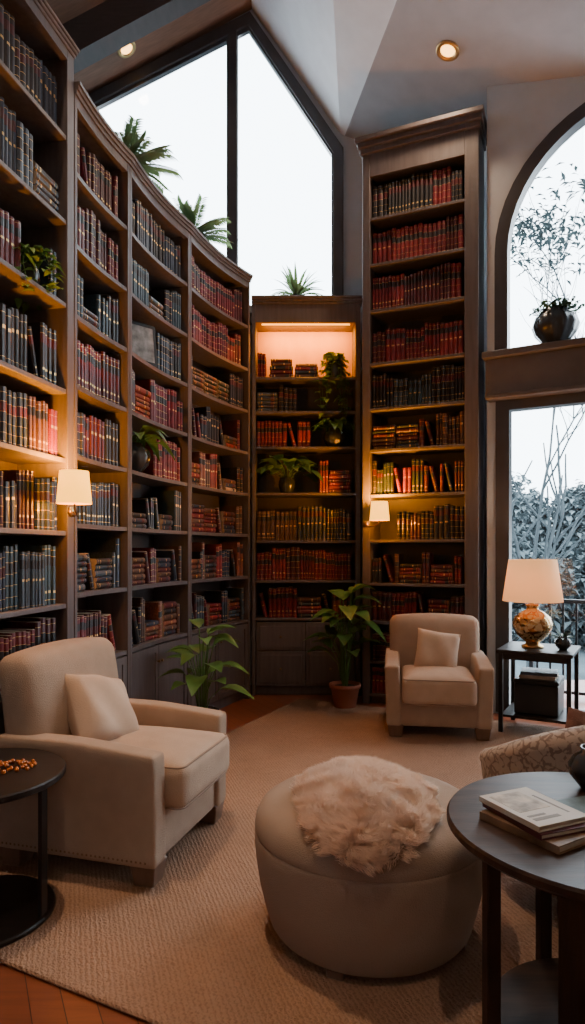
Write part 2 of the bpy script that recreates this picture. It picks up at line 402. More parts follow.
def bay(name,P0,P1,H,zs,label,rows,depth=.34,tl=.03,tr=.03,cab=.8,doors=2,drawers=False,crown=.07,topz=None,st=.028,grp='',crown_ext=.05,niche=None,sag=0.):
    P0=Vector((*P0,0));P1=Vector((*P1,0)); d=P1-P0; W=d.length; rz=math.atan2(d.y,d.x)
    W-=.002
    f=(lambda x:sag*4*max(0,min(1,x/W))*(1-max(0,min(1,x/W))))
    r=root(name,label,'bookcase',P0,rz)
    W2=Matrix.Translation(P0)@Matrix.Rotation(rz,4,'Z')
    topz=topz or H-.06
    bl=[(0,tl,0,depth,0,H-.02),(W-tr,W,0,depth,0,H-.02),(tl,W-tr,.045,depth,topz,H-.02),(tl,W-tr,.06,depth-.02,0,.09)]
    mk('body',boxes_me(bl,.003),M['case'],r)
    mk('face_rail',strips_me([(tl+.001,W-tr-.001,.0,.0449,topz-.02,H-.021)],f),M['case'],r)
    mk('back_panel',boxes_me([(tl,W-tr,depth-.018,depth-.002,.09,topz)],0),M['caseback'],r)
    if niche: mk('niche_glow_panel',boxes_me([(tl+.002,W-tr-.002,depth-.026,depth-.0185,niche,topz-.001)],0),M['niche'],r)  # thin sheet tinted orange to deepen the glow on the niche back
    for i,z in enumerate(zs):
        if sag: mk('shelf',strips_me([(tl+.001,W-tr-.001,.004,depth-.027,z-st,z)],f),M['case'],r)
        else: box('shelf',(tl+.001,W-tr-.001,.006,depth-.027,z-st,z),M['case'],r,.003)
    bl=[]
    for k,(a,b) in enumerate(((0,.35),(.35,.7),(.7,1.))):
        e=crown_ext*(k+1)/3
        bl.append((-.0 if tl<.05 else -e*.6,W+(0 if tr<.05 else e*.6),-e,depth,H-.02+crown*a,H-.02+crown*b))
    mk('cornice',strips_me(bl,f) if sag else boxes_me(bl,.004),M['case'],r)
    if cab:
        z0=.10; z1=cab-st-.012
        if drawers:
            for i in range(2):
                for j in range(2):
                    a=tl+.005+(W-tl-tr-.01)*i/2; b=tl+.005+(W-tl-tr-.01)*(i+1)/2
                    c=z0+(z1-z0)*(0 if j==0 else .55); dd=z0+(z1-z0)*(.55 if j==0 else 1)
                    dr=mk('drawer',boxes_me([(a+.004,b-.004,-.004,.018,c+.004,dd-.004),(a+.04,b-.04,-.010,-.003,c+.04,dd-.04)],.003),M['case'],r)
                    mk('knob',lathe([(.006,0),(.006,.012),(.013,.018),(.011,.026),(0,.028)],12),M['nail'],dr,loc=((a+b)/2,-.008,(c+dd)/2),rot=(pi/2,0,0),smooth=True)
        else:
            for i in range(doors):
                a=tl+.005+(W-tl-tr-.01)*i/doors; b=tl+.005+(W-tl-tr-.01)*(i+1)/doors
                fr=.05
                dr=mk('door',strips_me([(a+.003,a+fr,.0,.062,z0,z1),(b-fr,b-.003,.0,.062,z0,z1),(a+fr,b-fr,.0,.062,z0,z0+fr),(a+fr,b-fr,.0,.062,z1-fr,z1),(a+fr,b-fr,.008,.062,z0+fr,z1-fr)],f,6),M['case'],r)
                hx=(b-.025) if i%2==0 else (a+.025)
                mk('handle',lathe([(.006,0),(.006,.012),(.012,.018),(.010,.026),(0,.028)],12),M['nail'],dr,loc=(hx,f(hx),z1-.12),rot=(pi/2,0,0),smooth=True)
    for i,(pal,excl,tidy) in enumerate(rows):
        if pal is None: continue
        z=zs[i]; top=(zs[i+1]-st) if i+1<len(zs) else topz-.02
        fill(W2,tl+.004,W-tr-.004,z,min(top-z,.40),pal,f'books on the {grp} shelf {i+1} from below',[(a*W,b*W) for a,b in excl],tidy,f=f)
    return r,W2,W
DK='dark brown wooden bookcase '
zn=[.80,1.19,1.61,2.03,2.43,2.93,3.41,3.90]
PA,PB,PC,PD=(-1.287,3.845),(-1.141,4.565),(-.873,5.535),(-.428,6.57)
near,NM,NW=bay('bookcase',(-1.445,3.04),(-1.289,3.84),4.42,zn,DK+'bay with wall sconce on its upright',
  [('R',(),.9),('D',(),.8),('DR',(),.9),('B',(),.6),('D',(),.9),('DR',((.5,.78),),.8),('D',(),.9),('DR',(),.9)],tr=.075,grp='sconce bookcase',crown=.06,crown_ext=.03)
zc=[.80,1.24,1.66,2.07,2.49,2.91,3.33,3.76]
b1,B1M,B1W=bay('bookcase',PA,PB,4.22,zc,DK+'bay with burgundy and navy volumes',
  [('R',(),.5),('D',(),.1),('D',(),.9),('DR',(),.9),('R',(),.9),('D',(),.9),('R',(),.9),('R',(),.9)],grp='curved near bookcase',crown_ext=.035,sag=.022)
b2,B2M,B2W=bay('bookcase',PB,PC,4.22,zc,DK+'bay with potted plant among the books',
  [('M',(),.0),('B',(),.3),('D',(),.1),('R',((.0,.52),),.8),('R',(),.8),('D',((.12,.58),),.7),('D',(),.8),('D',(),.9)],grp='curved middle bookcase',crown_ext=.035,sag=.035)
b3,B3M,B3W=bay('bookcase',PC,PD,4.22,zc,DK+'bay meeting the corner above cabinets',
  [('M',(),.0),('M',(),.2),('B',(),.4),('M',(),.0),('DR',(),.1),('D',(),.6),('R',(),.8),('R',(),.8)],grp='curved far bookcase',crown_ext=.035,sag=.045)
zb=[.80,1.19,1.60,2.09,2.565,2.93,3.28]
bb,BBM,BBW=bay('bookcase',(-.42,6.68),(.70,6.68),4.05,zb,DK+'with lit top niche and drawers',
  [('M',((.0,.06),),.4),('R',((.0,.03),),.9),('B',(),.6),('R',((.0,.62),),.8),('R',((.56,1.),),.6),('D',((.5,1.),),.5),(None,(),.3)],depth=.38,drawers=True,topz=3.86,grp='niche bookcase',tl=.04,tr=.05,niche=3.282)
fill(BBM,.05,.17,3.28,.30,'R','books in the lit niche',(),1.)
def stack(x,items):
    zz=3.281
    for k,(col,t,l) in enumerate(items):
        recs.append((BBM@Matrix.Translation((x+(.25-l)/2,.04,zz+t/2))@Matrix.Rotation(pi/2,4,'Y'),(col,1+k%2),(t,.19,l),'books in the lit niche')); zz+=t+.0005
stack(.18,(('oxblood',.042,.25),('burgundy',.038,.235),('black',.045,.24),('brown',.035,.21),('oxblood',.036,.22)))
stack(.44,(('brown',.04,.25),('navy',.038,.24),('burgundy',.04,.235),('tan',.03,.22)))
zt=[.10,.42,.81,1.18,1.60,2.04,2.48,2.88,3.32,3.84,4.29,4.74]
tw,TM,TW=bay('bookcase',(.685,6.37),(1.70,5.93),5.38,zt,'tall dark brown tower bookcase with heavy cornice and sconce',
  [('R',(),.9),('R',(),.9),('R',(),.9),('M',(),.1),('DR',((.0,.30),),.5),('DR',(),.5),('B',(),.0),('D',(),.8),('R',(),.9),('R',(),.95),('R',(),.95),('DR',(),.8)],
  depth=.40,cab=0,tl=.075,tr=.125,crown=.14,crown_ext=.09,topz=5.16,grp='tower bookcase')
vis=[]
for r_ in recs:
    p=r_[0]@Vector((0,0,r_[2][2]/2))
    x,y=proj(p)
    if x>-6 and y>-25 and x<600: vis.append((p.y,r_))
vis.sort(key=lambda a:a[0])
print('BOOKS',len(vis))
for i,(d,(Mx,var,sc,grp)) in enumerate(vis[:300]):
    o=bpy.data.objects.new('book',BMESH[var]); C.objects.link(o)
    o.matrix_world=Mx@Matrix.Diagonal((*sc,1))
    lying=abs((Mx.to_3x3()@Vector((0,0,1))).z)<.2
    reg(o,f"{NCOL[var[0]]} leather book with gilt bands {'lying in a stack' if lying else 'standing on shelf'}",'book',group=grp)
bmA=[];fA=[];mA=[];mats=[];mid={}
for (d,(Mx,var,sc,grp)) in vis[300:]:
    me=BMESH[var]; T=Mx@Matrix.Diagonal((*sc,1)); off=len(bmA)
    bmA+= [T@v.co for v in me.vertices]
    loc=[]
    for m in me.materials:
        if m.name not in mid: mid[m.name]=len(mats); mats.append(m)
        loc.append(mid[m.name])
    for p in me.polygons: fA.append(tuple(off+v for v in p.vertices)); mA.append(loc[p.material_index])
o=mk('books',from_vf(bmA,fA,mA),mats); reg(o,'rows of leather-bound books filling the farther shelves','books','stuff')

V2=[(-1.78,3.2),(-1.63,4.0),(-1.50,4.62),(-1.25,5.58),(-.80,6.82),(-.42,7.09),(.72,7.09),(.72,7.2),(-2.7,7.2),(-2.7,3.2)]
V=[(x,y,z) for z in (4.08,4.16) for x,y in V2]; n=len(V2)
Fc=[tuple(range(n))[::-1],tuple(range(n,2*n))]+[(i,(i+1)%n,n+(i+1)%n,n+i) for i in range(n)]
o=mk('trim_3',from_vf(V,Fc),M['case']); reg(o,kind='structure')

def led(parent,x0,x1,y,z,e,name='light_strip'):
    s=box(name,(x0,x1,y-.008,y+.008,z-.010,z),M['led'],parent,.002)
    light('strip_light','AREA',e,WARM,s,((x0+x1)/2,y+.03,z-.016),(.55,0,0),x1-x0-.05,.04)
led(bb,.1,BBW-.1,.10,3.858,34)

# ------------------------------------------------------------ foliage
Z=Vector((0,0,1))
def leaf(V,Fc,base,d,length,width,droop,seg=5,fold=.18):
    d=d.normalized(); side=d.cross(Z)
    if side.length<.05: side=Vector((1,0,0))
    side.normalize(); up=side.cross(d).normalized()
    off=len(V)
    for i in range(seg+1):
        t=i/seg; p=base+d*length*t-Z*(droop*length*t*t)
        w=width*math.sin(pi*min(.985,max(.03,t**.75)))
        V.append(p-side*w/2+up*fold*w); V.append(p); V.append(p+side*w/2+up*fold*w)
    for i in range(seg):
        a=off+i*3; Fc.append((a,a+1,a+4,a+3)); Fc.append((a+1,a+2,a+5,a+4))
def stem(V,Fc,pts,r):
    off=len(V)
    for p in pts:
        for k in range(4):
            a=pi/2*k; V.append(p+Vector((math.cos(a)*r,math.sin(a)*r,0)))
    for i in range(len(pts)-1):
        for k in range(4):
            Fc.append((off+i*4+k,off+i*4+(k+1)%4,off+i*4+4+(k+1)%4,off+i*4+4+k))
POTS={
 'terra':([(.0,0),(.10,0),(.105,.01),(.135,.19),(.15,.195),(.152,.23),(.135,.232),(.128,.20),(0,.20)],'terra'),
 'dark':([(0,0),(.08,0),(.085,.01),(.12,.10),(.115,.17),(.095,.20),(.10,.215),(.088,.216),(.082,.18),(0,.18)],'potd'),
 'vase':([(0,0),(.07,0),(.075,.01),(.135,.08),(.155,.14),(.135,.20),(.085,.235),(.09,.26),(.075,.262),(.07,.235),(0,.22)],'potd'),
}
def plant(name,label,loc,pot='dark',ps=1.,kind='broad',n=14,h=.4,spread=.25,L_=.16,w=.08,m='leaf',droop=.5,seed=1,az=None,group=None):
    rnd=random.Random(seed)
    r=root(name,label,'plant',loc,group=group)
    prof,pm=POTS[pot]; prof=[(a*ps,b*ps) for a,b in prof]; zt_=prof[-1][1]
    fn=None
    if pot=='vase':
        fn=lambda v:Vector((v.x*(1+.03*math.cos(12*math.atan2(v.y,v.x))),v.y*(1+.03*math.cos(12*math.atan2(v.y,v.x))),v.z))
    mk('pot',lathe(prof,48 if pot=='vase' else 28,fn),M[pm],r,smooth=True)
    mk('soil',lathe([(0,zt_-.001),(prof[-2][0]*.97,zt_-.001),(prof[-2][0]*.8,zt_+.008),(0,zt_+.012)],20),M['soil'],r)
    V=[];Fc=[]
    for i in range(n):
        a=(i*2.4+rnd.uniform(-.3,.3)) if az is None else rnd.uniform(*az)
        dx=Vector((math.cos(a),math.sin(a),0)); b=Vector((dx.x*.02,dx.y*.02,zt_))
        if kind=='broad':
            f=(i+.5)/n; hh=h*(1-.65*f)*rnd.uniform(.85,1.1); ss=spread*(.3+.7*f)*rnd.uniform(.8,1.1)
            tip=b+dx*ss+Z*hh; mid=b+dx*ss*.35+Z*hh*.65
            stem(V,Fc,[b,mid,tip],.004); l=L_*rnd.uniform(.75,1.15)
            leaf(V,Fc,tip,(dx+Z*rnd.uniform(-.1,.75)),l,w*l/L_,droop*rnd.uniform(.6,1.3))
        elif kind=='palm':
            el=rnd.uniform(.35,1.25); pts=[]; LL=h*rnd.uniform(.8,1.1)
            for k in range(9):
                t=k/8; pts.append(b+dx*LL*t*math.cos(el)*(1+.2*t)+Z*(LL*t*math.sin(el)-LL*.35*t*t*math.cos(el)*1.3))
            stem(V,Fc,pts,.003)
            for k in range(2,9):
                dd=(pts[k]-pts[k-1]).normalized(); sd=dd.cross(Z); 
                if sd.length<.1: sd=Vector((dx.y,-dx.x,0))
                sd.normalize()
                for q in (-1,1):
                    for hf in (0,.5):
                        leaf(V,Fc,pts[k-1].lerp(pts[k],hf),dd*.9+sd*q*.8+Z*.1,L_*(1-.4*abs(k/8-.5)),w,.35,3,.1)
        elif kind=='trail':
            ss=spread*rnd.uniform(.4,1.); pts=[b]; p=b.copy()
            dn=h*rnd.uniform(.0,1.)
            K=9
            for k in range(1,K+1):
                t=k/K; p=b+dx*ss*min(1,t*1.6)+Z*(.10*math.sin(pi*min(1,t*1.3))-dn*max(0,t-.3)*1.4)+Vector((rnd.uniform(-.012,.012),rnd.uniform(-.012,.012),0))
                pts.append(p)
                leaf(V,Fc,p,Vector((rnd.uniform(-1,1),rnd.uniform(-1,1)-.2,rnd.uniform(-.2,.6))),L_*rnd.uniform(.7,1.1),w,.5,4)
            stem(V,Fc,pts,.002)
        elif kind=='spike':
            el=rnd.uniform(.25,1.3)
            leaf(V,Fc,b,dx*math.cos(el)+Z*math.sin(el),h*rnd.uniform(.75,1.1),w,droop*math.cos(el),7,.25)
        elif kind=='bonsai':
            ss=spread*rnd.uniform(.3,1.); hh=h*(.5+.5*rnd.random())*(1-.5*(ss/spread)**2)
            tip=b+dx*ss+Z*hh; stem(V,Fc,[b,b+dx*ss*.4+Z*hh*.5,tip],.004)
            for q in range(14):
                c=tip+Vector((rnd.gauss(0,.03),rnd.gauss(0,.03),rnd.gauss(0,.012)))
                leaf(V,Fc,c,Vector((rnd.uniform(-1,1),rnd.uniform(-1,1),rnd.uniform(0,.7))),L_,w,.3,3)
    o=mk('foliage',from_vf(V,Fc),M[m],r,smooth=True); o['kind']='stuff'
    return r
plant('potted_plant','broad-leaved green plant in dark pot beside curved bookcase',(-.69,4.96,.0),'dark',1.3,'broad',22,.66,.12,.24,.15,'leaf2',.4,3)
plant('potted_plant','leafy rubber plant in terracotta pot by the corner bookcase',(.50,6.18,.0),'terra',1.,'broad',26,.90,.17,.25,.18,'leaf2',.45,5)
plant('palm_plant','spiky green palm on top of the curved bookcase',(-1.26,4.95,4.272),'dark',.7,'palm',28,.36,.3,.11,.024,'leafp',.5,8)
plant('palm_plant','arching palm on bookcase top below the gable window',(-.94,6.05,4.272),'dark',.7,'palm',28,.36,.3,.11,.024,'leafp',.5,11)
plant('spider_plant','low spiky plant on top of the niche bookcase',(.04,6.92,4.102),'dark',.5,'spike',50,.42,.3,.2,.036,'leafp',.6,12)
p=NM@Vector((.50,.10,2.931)); plant('trailing_plant','small trailing green plant on sconce bookcase shelf',p,'dark',.55,'trail',14,.20,.16,.07,.045,'leaf2',.5,13)
p=B2M@Vector((.26,.12,2.071)); plant('potted_plant','green leafy plant in dark glazed pot between books',p,'vase',.85,'broad',18,.14,.15,.19,.12,'leaf2',.9,14)
p=BBM@Vector((.86,.12,3.281)); plant('trailing_plant','trailing ivy in the lit top niche',p,'dark',.85,'trail',17,.62,.18,.08,.06,'leaf2',.5,15,az=(-2.9,-.2))
p=BBM@Vector((.86,.13,2.566)); plant('potted_plant','small leafy plant in dark bowl on niche bookcase shelf',p,'vase',.78,'broad',26,.13,.15,.14,.09,'leaf',.9,16)
p=BBM@Vector((.36,.13,2.091)); plant('potted_plant','spreading broad-leaved plant on niche bookcase shelf',p,'dark',.75,'broad',30,.21,.26,.20,.15,'leaf2',.6,17)
p=WM@Vector((.60,-.04,3.281)); plant('bonsai_plant','dark-leaved bonsai in ribbed round vase on window ledge',p,'vase',1.25,'bonsai',24,.08,.19,.05,.03,'leaf3',.6,18)

def at(W2,x,y,z): return W2@Vector((x,y,z))
r=root('picture_frame','framed grey print leaning in front of books','picture',at(B2M,.34,.09,2.912),B2M.to_euler().z-.5)
mk('frame',plate([(-.14,0),(-.14,.32),(.14,.32),(.14,0)],[[(-.115,.025),(-.115,.295),(.115,.295),(.115,.025)]],.018),M['potd'],r,rot=(-.12,0,0))
mk('print',plate([(-.115,.025),(-.115,.295),(.115,.295),(.115,.025)],[],.008),M['picm'],r,rot=(-.12,0,0))
def sconce(W2,x,z,label,e,sx):
    rz=W2.to_euler().z
    r=root('wall_sconce',label,'wall lamp',at(W2,x,-.001,z),rz)
    mk('backplate',lathe([(0,0),(.032,0),(.032,.012),(.02,.02),(0,.021)],20),M['brass'],r,loc=(0,-.0,-.12),rot=(pi/2,0,0),smooth=True)
    mk('arm',curve_me([[(0,-.015,-.12),(sx*.2,-.06,-.145),(sx*.7,-.11,-.14),(sx*.95,-.13,-.12),(sx,-.13,-.05)]],.006),M['brass'],r,smooth=True)
    mk('lamp_shade',lathe([(.095,-.09),(.078,.09),(.076,.09),(.093,-.09)],32),M['shade2'],r,loc=(sx,-.13,0),smooth=True)
    mk('bulb',lathe([(0,-.045),(.012,-.04),(.02,0),(.012,.02),(0,.025)],12),M['bulb'],r,loc=(sx,-.13,0),smooth=True)
    light('bulb_light','POINT',e,WARM,r,(sx,-.13,.085),size=.03)
    light('bulb_light','POINT',e*.4,WARM,r,(sx,-.13,-.085),size=.03)
sconce(NM,NW-.04,1.845,'brass wall sconce with warm linen shade on bookcase upright',95,-.19)
sconce(TM,.04,1.87,'brass wall sconce with warm linen shade on tower bookcase',95,.17)

def downlight(loc,nrm,label,e,sp=2.2):
    r=root('recessed_downlight',label,'ceiling light',loc)
    q=Vector((0,0,-1)).rotation_difference(Vector(nrm)); r.rotation_mode='QUATERNION'; r.rotation_quaternion=q
    mk('trim_ring',lathe([(.065,0),(.105,0),(.105,-.012),(.095,-.018),(.07,-.012),(.065,-.002)],32),M['brass'],r,smooth=True)
    mk('lens',lathe([(0,-.004),(.066,-.004),(.066,-.001),(0,-.001)],24),M['dl'],r)
    l=light('spot','SPOT',e,WARM2,r,(0,0,-.03),size=.06,spot=sp)
    return l
downlight((-1.755,6.87,6.80),(.54,0,-1),'brass-ringed recessed ceiling downlight near the gable window',80)
k_=(6.1-1.5-SL*(-.88*.986-5.44*.168))/(.769+SL*(.239*.986+.168)); dx,dy=.239*k_,k_
downlight((dx,dy,cz(dx,dy)-.002),(-.3,-.05,-1),'brass-ringed recessed ceiling downlight above the tower bookcase',180)
def cz1(x,y):
    t=(y+1.3)/8.7; vx=BX+(AX-BX)*t; return 7.507+(6.1-7.507)*(x+.45)/(vx+.45)
DLL='added out-of-view ceiling downlight brightening the rug and seating'
for (x,y,e_,sp) in ((.45,4.9,1400,1.15),(.25,3.3,1050,1.2),(.5,1.5,480,1.6),(.2,-.3,760,2.2)):  # unseen ceiling spots added to warm and brighten rug and seating
    downlight((x,y,cz1(x,y)-.03),(.0,0,-1),DLL,e_,sp)
downlight((-1.0,3.1,7.75-.54*1.0-.03),(.0,0,-1),'added out-of-view ceiling downlight brightening the large armchair',700,.8)  # unseen spot added to put warm highlights on the armchair

# ------------------------------------------------------------ armchairs
def rrect(hx,hy,r,z,n=6):
    pts=[]
    for cx,cy,a0 in ((hx-r,hy-r,0),(-hx+r,hy-r,pi/2),(-hx+r,-hy+r,pi),(hx-r,-hy+r,1.5*pi)):
        for i in range(n+1):
            a=a0+pi/2*i/n; pts.append((cx+r*math.cos(a),cy+r*math.sin(a),z))
    return pts
def armchair(loc,rz,W,D,H,arm,seat,label,fb,nails=True):
    r=root('armchair',label,'armchair',loc,rz)
    aw=.060
    hw,hd=W/2,D/2
    mk('frame',soft(hw-.02,hd-.02,.12,.02,5),fb,r,(0,.01,.205),smooth=True)
    for s in (-1,1):
        def fn(p,a,s=s):
            t=(p.z/((arm-.09)/2)+1)/2
            p.x+=s*.014*t*t
            p.z-=.035*t*max(0,-a[1])
            return p
        am=mk('armrest',soft(aw,hd-.01,(arm-.09)/2,.022,12,fn=fn),fb,r,(s*(hw-aw),-.005,.09+(arm-.09)/2),smooth=True)
    def fb2(p,a):
        t=(p.z/((H-.18)/2)+1)/2
        p.y+=.07*t*t; p.z+=-.025*a[0]**2*t; p.x*=1-.03*(1-t)
        return p
    mk('backrest',soft(hw-.02,.10,(H-.18)/2,.07,11,pf=.04,fn=fb2),fb,r,(0,hd-.13,.18+(H-.18)/2),smooth=True)
    cw=hw-2*aw-.004
    chd=hd-.065; cy=-.14
    cu=mk('seat_cushion',soft(cw,chd,.105,.05,12,puff=.045),M['fab2'],r,(0,cy,seat-.07),smooth=True)
    mk('piping',curve_me([rrect(cw-.014,chd-.014,.04,.092),rrect(cw-.014,chd-.014,.04,-.092)],.005,True),M['pipe'],cu,smooth=True)
    for sx in (-1,1):
        for sy in (-1,1):
            bm=bmesh.new(); bmesh.ops.create_cube(bm,size=1)
            for v in bm.verts:
                k=.125 if v.co.z>0 else .095
                v.co=(v.co.x*k,v.co.y*k,v.co.z*.10)
            bmesh.ops.bevel(bm,geom=bm.edges[:],offset=.005,segments=1,affect='EDGES')
            mk('leg',from_bm(bm),M['legw'],r,(sx*(hw-.075),sy*(hd-.075),.051))
    if nails:
        V=[];Fc=[]
        for s in (-1,1):
            for i in range(34):
                y=-hd+.05+i*(D-.10)/33; c=Vector((s*(hw+.001),y,.12)); off=len(V)
                V.append(c+Vector((s*.004,0,0)))
                for k in range(6):
                    a=k*pi/3; V.append(c+Vector((0,math.cos(a)*.006,math.sin(a)*.006)))
                for k in range(6): Fc.append((off,off+1+k,off+1+(k+1)%6))
        o=mk('nailhead_trim',from_vf(V,Fc),M['nail'],r,smooth=True); o['kind']='stuff'
    return r
armchair((-.880,3.33,.017),math.radians(74),.84,.84,1.0,.62,.475,'large cream upholstered armchair with nailhead trim beside round table',M['fab'])
armchair((1.205,5.46,.017),math.radians(-9),.82,.78,.92,.60,.45,'cream upholstered armchair in front of tower bookcase',M['fab'],False)
def pillow(name,label,loc,rot,s,th,m):
    bm=bmesh.new(); bmesh.ops.create_cube(bm,size=2)
    bmesh.ops.subdivide_edges(bm,edges=bm.edges[:],cuts=13,use_grid_fill=True)
    for v in bm.verts:
        x,y,z=v.co
        e=max(0,(1-x**4))*max(0,(1-z**4))
        pin=1-.12*(1-abs(x*z))*(x*x+z*z)/2
        t=th*(e**.5)*(.9+.1*math.sin(x*5+z*3))
        v.co=Vector((x*s*pin*(1),y*max(t,.004),z*s*pin))
    o=mk(name,from_bm(bm),m,None,loc,rot,True); reg(o,label,'pillow'); return o
pillow('throw_pillow','square cream throw pillow on the large armchair',(-.98,3.33,.675),(math.radians(-34),math.radians(14),math.radians(62)),.20,.11,M['pil'])
pillow('throw_pillow','square cream throw pillow on the far armchair',(1.215,5.46,.645),(math.radians(-22),math.radians(8),math.radians(-9)),.18,.09,M['pil'])

# ------------------------------------------------------------ ottoman and fur
OC=Vector((.304,2.585,.017)); R=.450
r=root('ottoman','round taupe upholstered ottoman on short legs, on the rug','ottoman',OC)
prof=[(0,.028),(R-.085,.028),(R-.068,.032),(R-.055,.050),(R-.034,.12),(R-.015,.20),(R-.003,.28),(R+.003,.34),(R+.003,.375),(R+.001,.388)]
mk('body',lathe(prof,72),M['ott'],r,smooth=True)
prof=[(R+.000,.387),(R+.003,.394),(R+.003,.410),(R-.002,.438),(R-.016,.466),(R-.045,.488),(R-.09,.503),(R-.16,.512),(R-.25,.518),(0,.522)]
mk('top_cushion',lathe(prof,72),M['ott'],r,smooth=True)
for k in range(4):
    a=pi/4+k*pi/2+.35
    mk('leg',boxes_me([(-.03,.03,-.03,.03,0,.032)],.004),M['legw'],r,((R-.10)*math.cos(a),(R-.10)*math.sin(a),0),(0,0,a))
rf=root('fur_throw','fluffy cream faux-fur throw draped over the ottoman','throw',OC)
def surf(x,y):
    rr=math.hypot(x,y); e=R-.085
    if rr<e: 
        nrm=Vector((x*.4,y*.4,1)); return Vector((x,y,.524-.024*(rr/e)**3)),nrm.normalized()
    s=rr-e; ux,uy=x/rr,y/rr; ra=.09; q=ra*pi/2
    if s<q:
        a=s/ra; return Vector((ux*(e+ra*math.sin(a)),uy*(e+ra*math.sin(a)),.500-ra+ra*math.cos(a))),Vector((ux*math.sin(a),uy*math.sin(a),math.cos(a)))
    return Vector((ux*(e+ra+.002),uy*(e+ra+.002),.500-ra-(s-q))),Vector((ux,uy,.1)).normalized()
FX,FY=.03,.125
def inblob(x,y):
    a=math.atan2(y+FY,(x+FX)*1.0); rr=math.hypot((x+FX)/.245,(y+FY)/.345)
    return rr/(1+.03*math.sin(3*a+1)+.02*math.sin(5*a))
def hg(x,y,b): return .095*math.sqrt(max(0,1-b*b))*(1+.2*noise.noise(Vector((x*9,y*9,0))))
V=[];Fc=[];grid={}
N_=50
for i in range(N_+1):
    for j in range(N_+1):
        x=-.42+.84*i/N_; y=-.62+1.14*j/N_
        b=inblob(x,y)
        if b<1.0:
            p,n=surf(x,y)
            grid[(i,j)]=len(V); V.append(p+n*(.004+hg(x,y,b)*.8))
for (i,j),k in list(grid.items()):
    if all(q in grid for q in((i+1,j),(i,j+1),(i+1,j+1))): Fc.append((k,grid[(i+1,j)],grid[(i+1,j+1)],grid[(i,j+1)]))
mk('hide',from_vf(V,Fc),M['fur'],rf,smooth=True)
V=[];Fc=[]; cnt=0; rnd=random.Random(4)
while cnt<3000:
    x=rnd.uniform(-.42,.42); y=rnd.uniform(-.62,.5); b=inblob(x,y)
    if b>1.0: continue
    cnt+=1
    p,n=surf(x,y); p=p+n*(hg(x,y,b)*.8)
    fl=Vector((noise.noise(Vector((x*10,y*10,3))),noise.noise(Vector((x*10,y*10,9))),0))*1.1
    out=Vector(((x+FX)*2.2,(y+FY)*1.5,0))*(1.1*b)
    d0=(n*.95+fl+out+Vector((rnd.uniform(-.4,.4),rnd.uniform(-.4,.4),rnd.uniform(-.1,.2)))).normalized()
    LT_=rnd.uniform(.042,.066); tip=p+d0*LT_+Vector((fl.x*.3,fl.y*.3,-.25))*LT_
    ta=d0.orthogonal().normalized(); tb=d0.cross(ta)
    for k in range(22):
        a=rnd.uniform(0,2*pi); rr=.013*math.sqrt(rnd.random())
        o0=(ta*math.cos(a)+tb*math.sin(a))
        base=p+o0*rr-d0*.008; tp=tip+o0*rr*.55+Vector((rnd.uniform(-1,1),rnd.uniform(-1,1),rnd.uniform(-1,1)))*.005
        mid=base.lerp(tp,.5)+d0*LT_*.12+o0*rr*.4
        sd=(tp-base).cross(Vector((rnd.uniform(-1,1),rnd.uniform(-1,1),rnd.uniform(-1,1)))).normalized()*.0008
        off=len(V)
        V+=[base-sd,base+sd,mid-sd,mid+sd,tp]
        Fc+=[(off,off+1,off+3,off+2),(off+2,off+3,off+4)]
o=mk('pile',from_vf(V,Fc),M['fur'],rf,smooth=True); o['kind']='stuff'

# ------------------------------------------------------------ tables
r=root('side_table','dark round side table with disc base beside large armchair','side table',(-1.27,2.64,.0175))
TH=.58
mk('table_top',lathe([(0,TH-.03),(.325,TH-.03),(.332,TH-.024),(.332,TH-.006),(.326,TH),(0,TH)],56),M['ebony'],r)
mk('base',lathe([(0,0),(.285,0),(.29,.004),(.29,.016),(.284,.022),(0,.022)],56),M['ebony'],r)
for k in range(3):
    a=-.12+k*2*pi/3
    mk('leg',boxes_me([(-.008,.008,-.025,.025,.02,TH-.029)],.002),M['black'],r,(.27*math.cos(a),.27*math.sin(a),0),(0,0,a))
bm=bmesh.new(); rnd=random.Random(2)
for i in range(34):
    a=i*.52; rr=.02+.06*(i/34)+.006*math.sin(i*2)
    s=bmesh.ops.create_icosphere(bm,subdivisions=2,radius=rnd.uniform(.007,.010))
    bmesh.ops.translate(bm,vec=(rr*math.cos(a)*1.25,rr*math.sin(a),.010+(.010 if i<9 else 0)),verts=s['verts'])
o=mk('bead_garland',from_bm(bm),M['amber'],None,(-1.15,2.69,TH+.018),smooth=True); reg(o,'coiled amber bead garland on the dark side table','beads')
r=root('round_table','dark stained round pedestal table holding books','table',(.885,1.86,0)); TH2=.72
mk('table_top',lathe([(0,TH2-.035),(.40,TH2-.035),(.425,TH2-.03),(.432,TH2-.022),(.432,TH2-.008),(.426,TH2),(0,TH2)],72),M['dark'],r)
mk('apron',lathe([(.33,TH2-.075),(.345,TH2-.075),(.345,TH2-.034),(.33,TH2-.034)],48),M['dark'],r)
for k in range(4):
    a=pi+.12+k*pi/2
    mk('leg',boxes_me([(-.02,.02,-.02,.02,.016,TH2-.034)],.003),M['dark'],r,(.33*math.cos(a),.33*math.sin(a),0),(0,0,a))
mk('column',boxes_me([(-.045,.045,-.045,.045,.05,TH2-.034)],.006),M['dark'],r,(-.08,-.05,0),(0,0,.3))
mk('lower_shelf',lathe([(0,.12),(.30,.12),(.305,.125),(.305,.14),(.30,.145),(0,.145)],48),M['dark'],r)
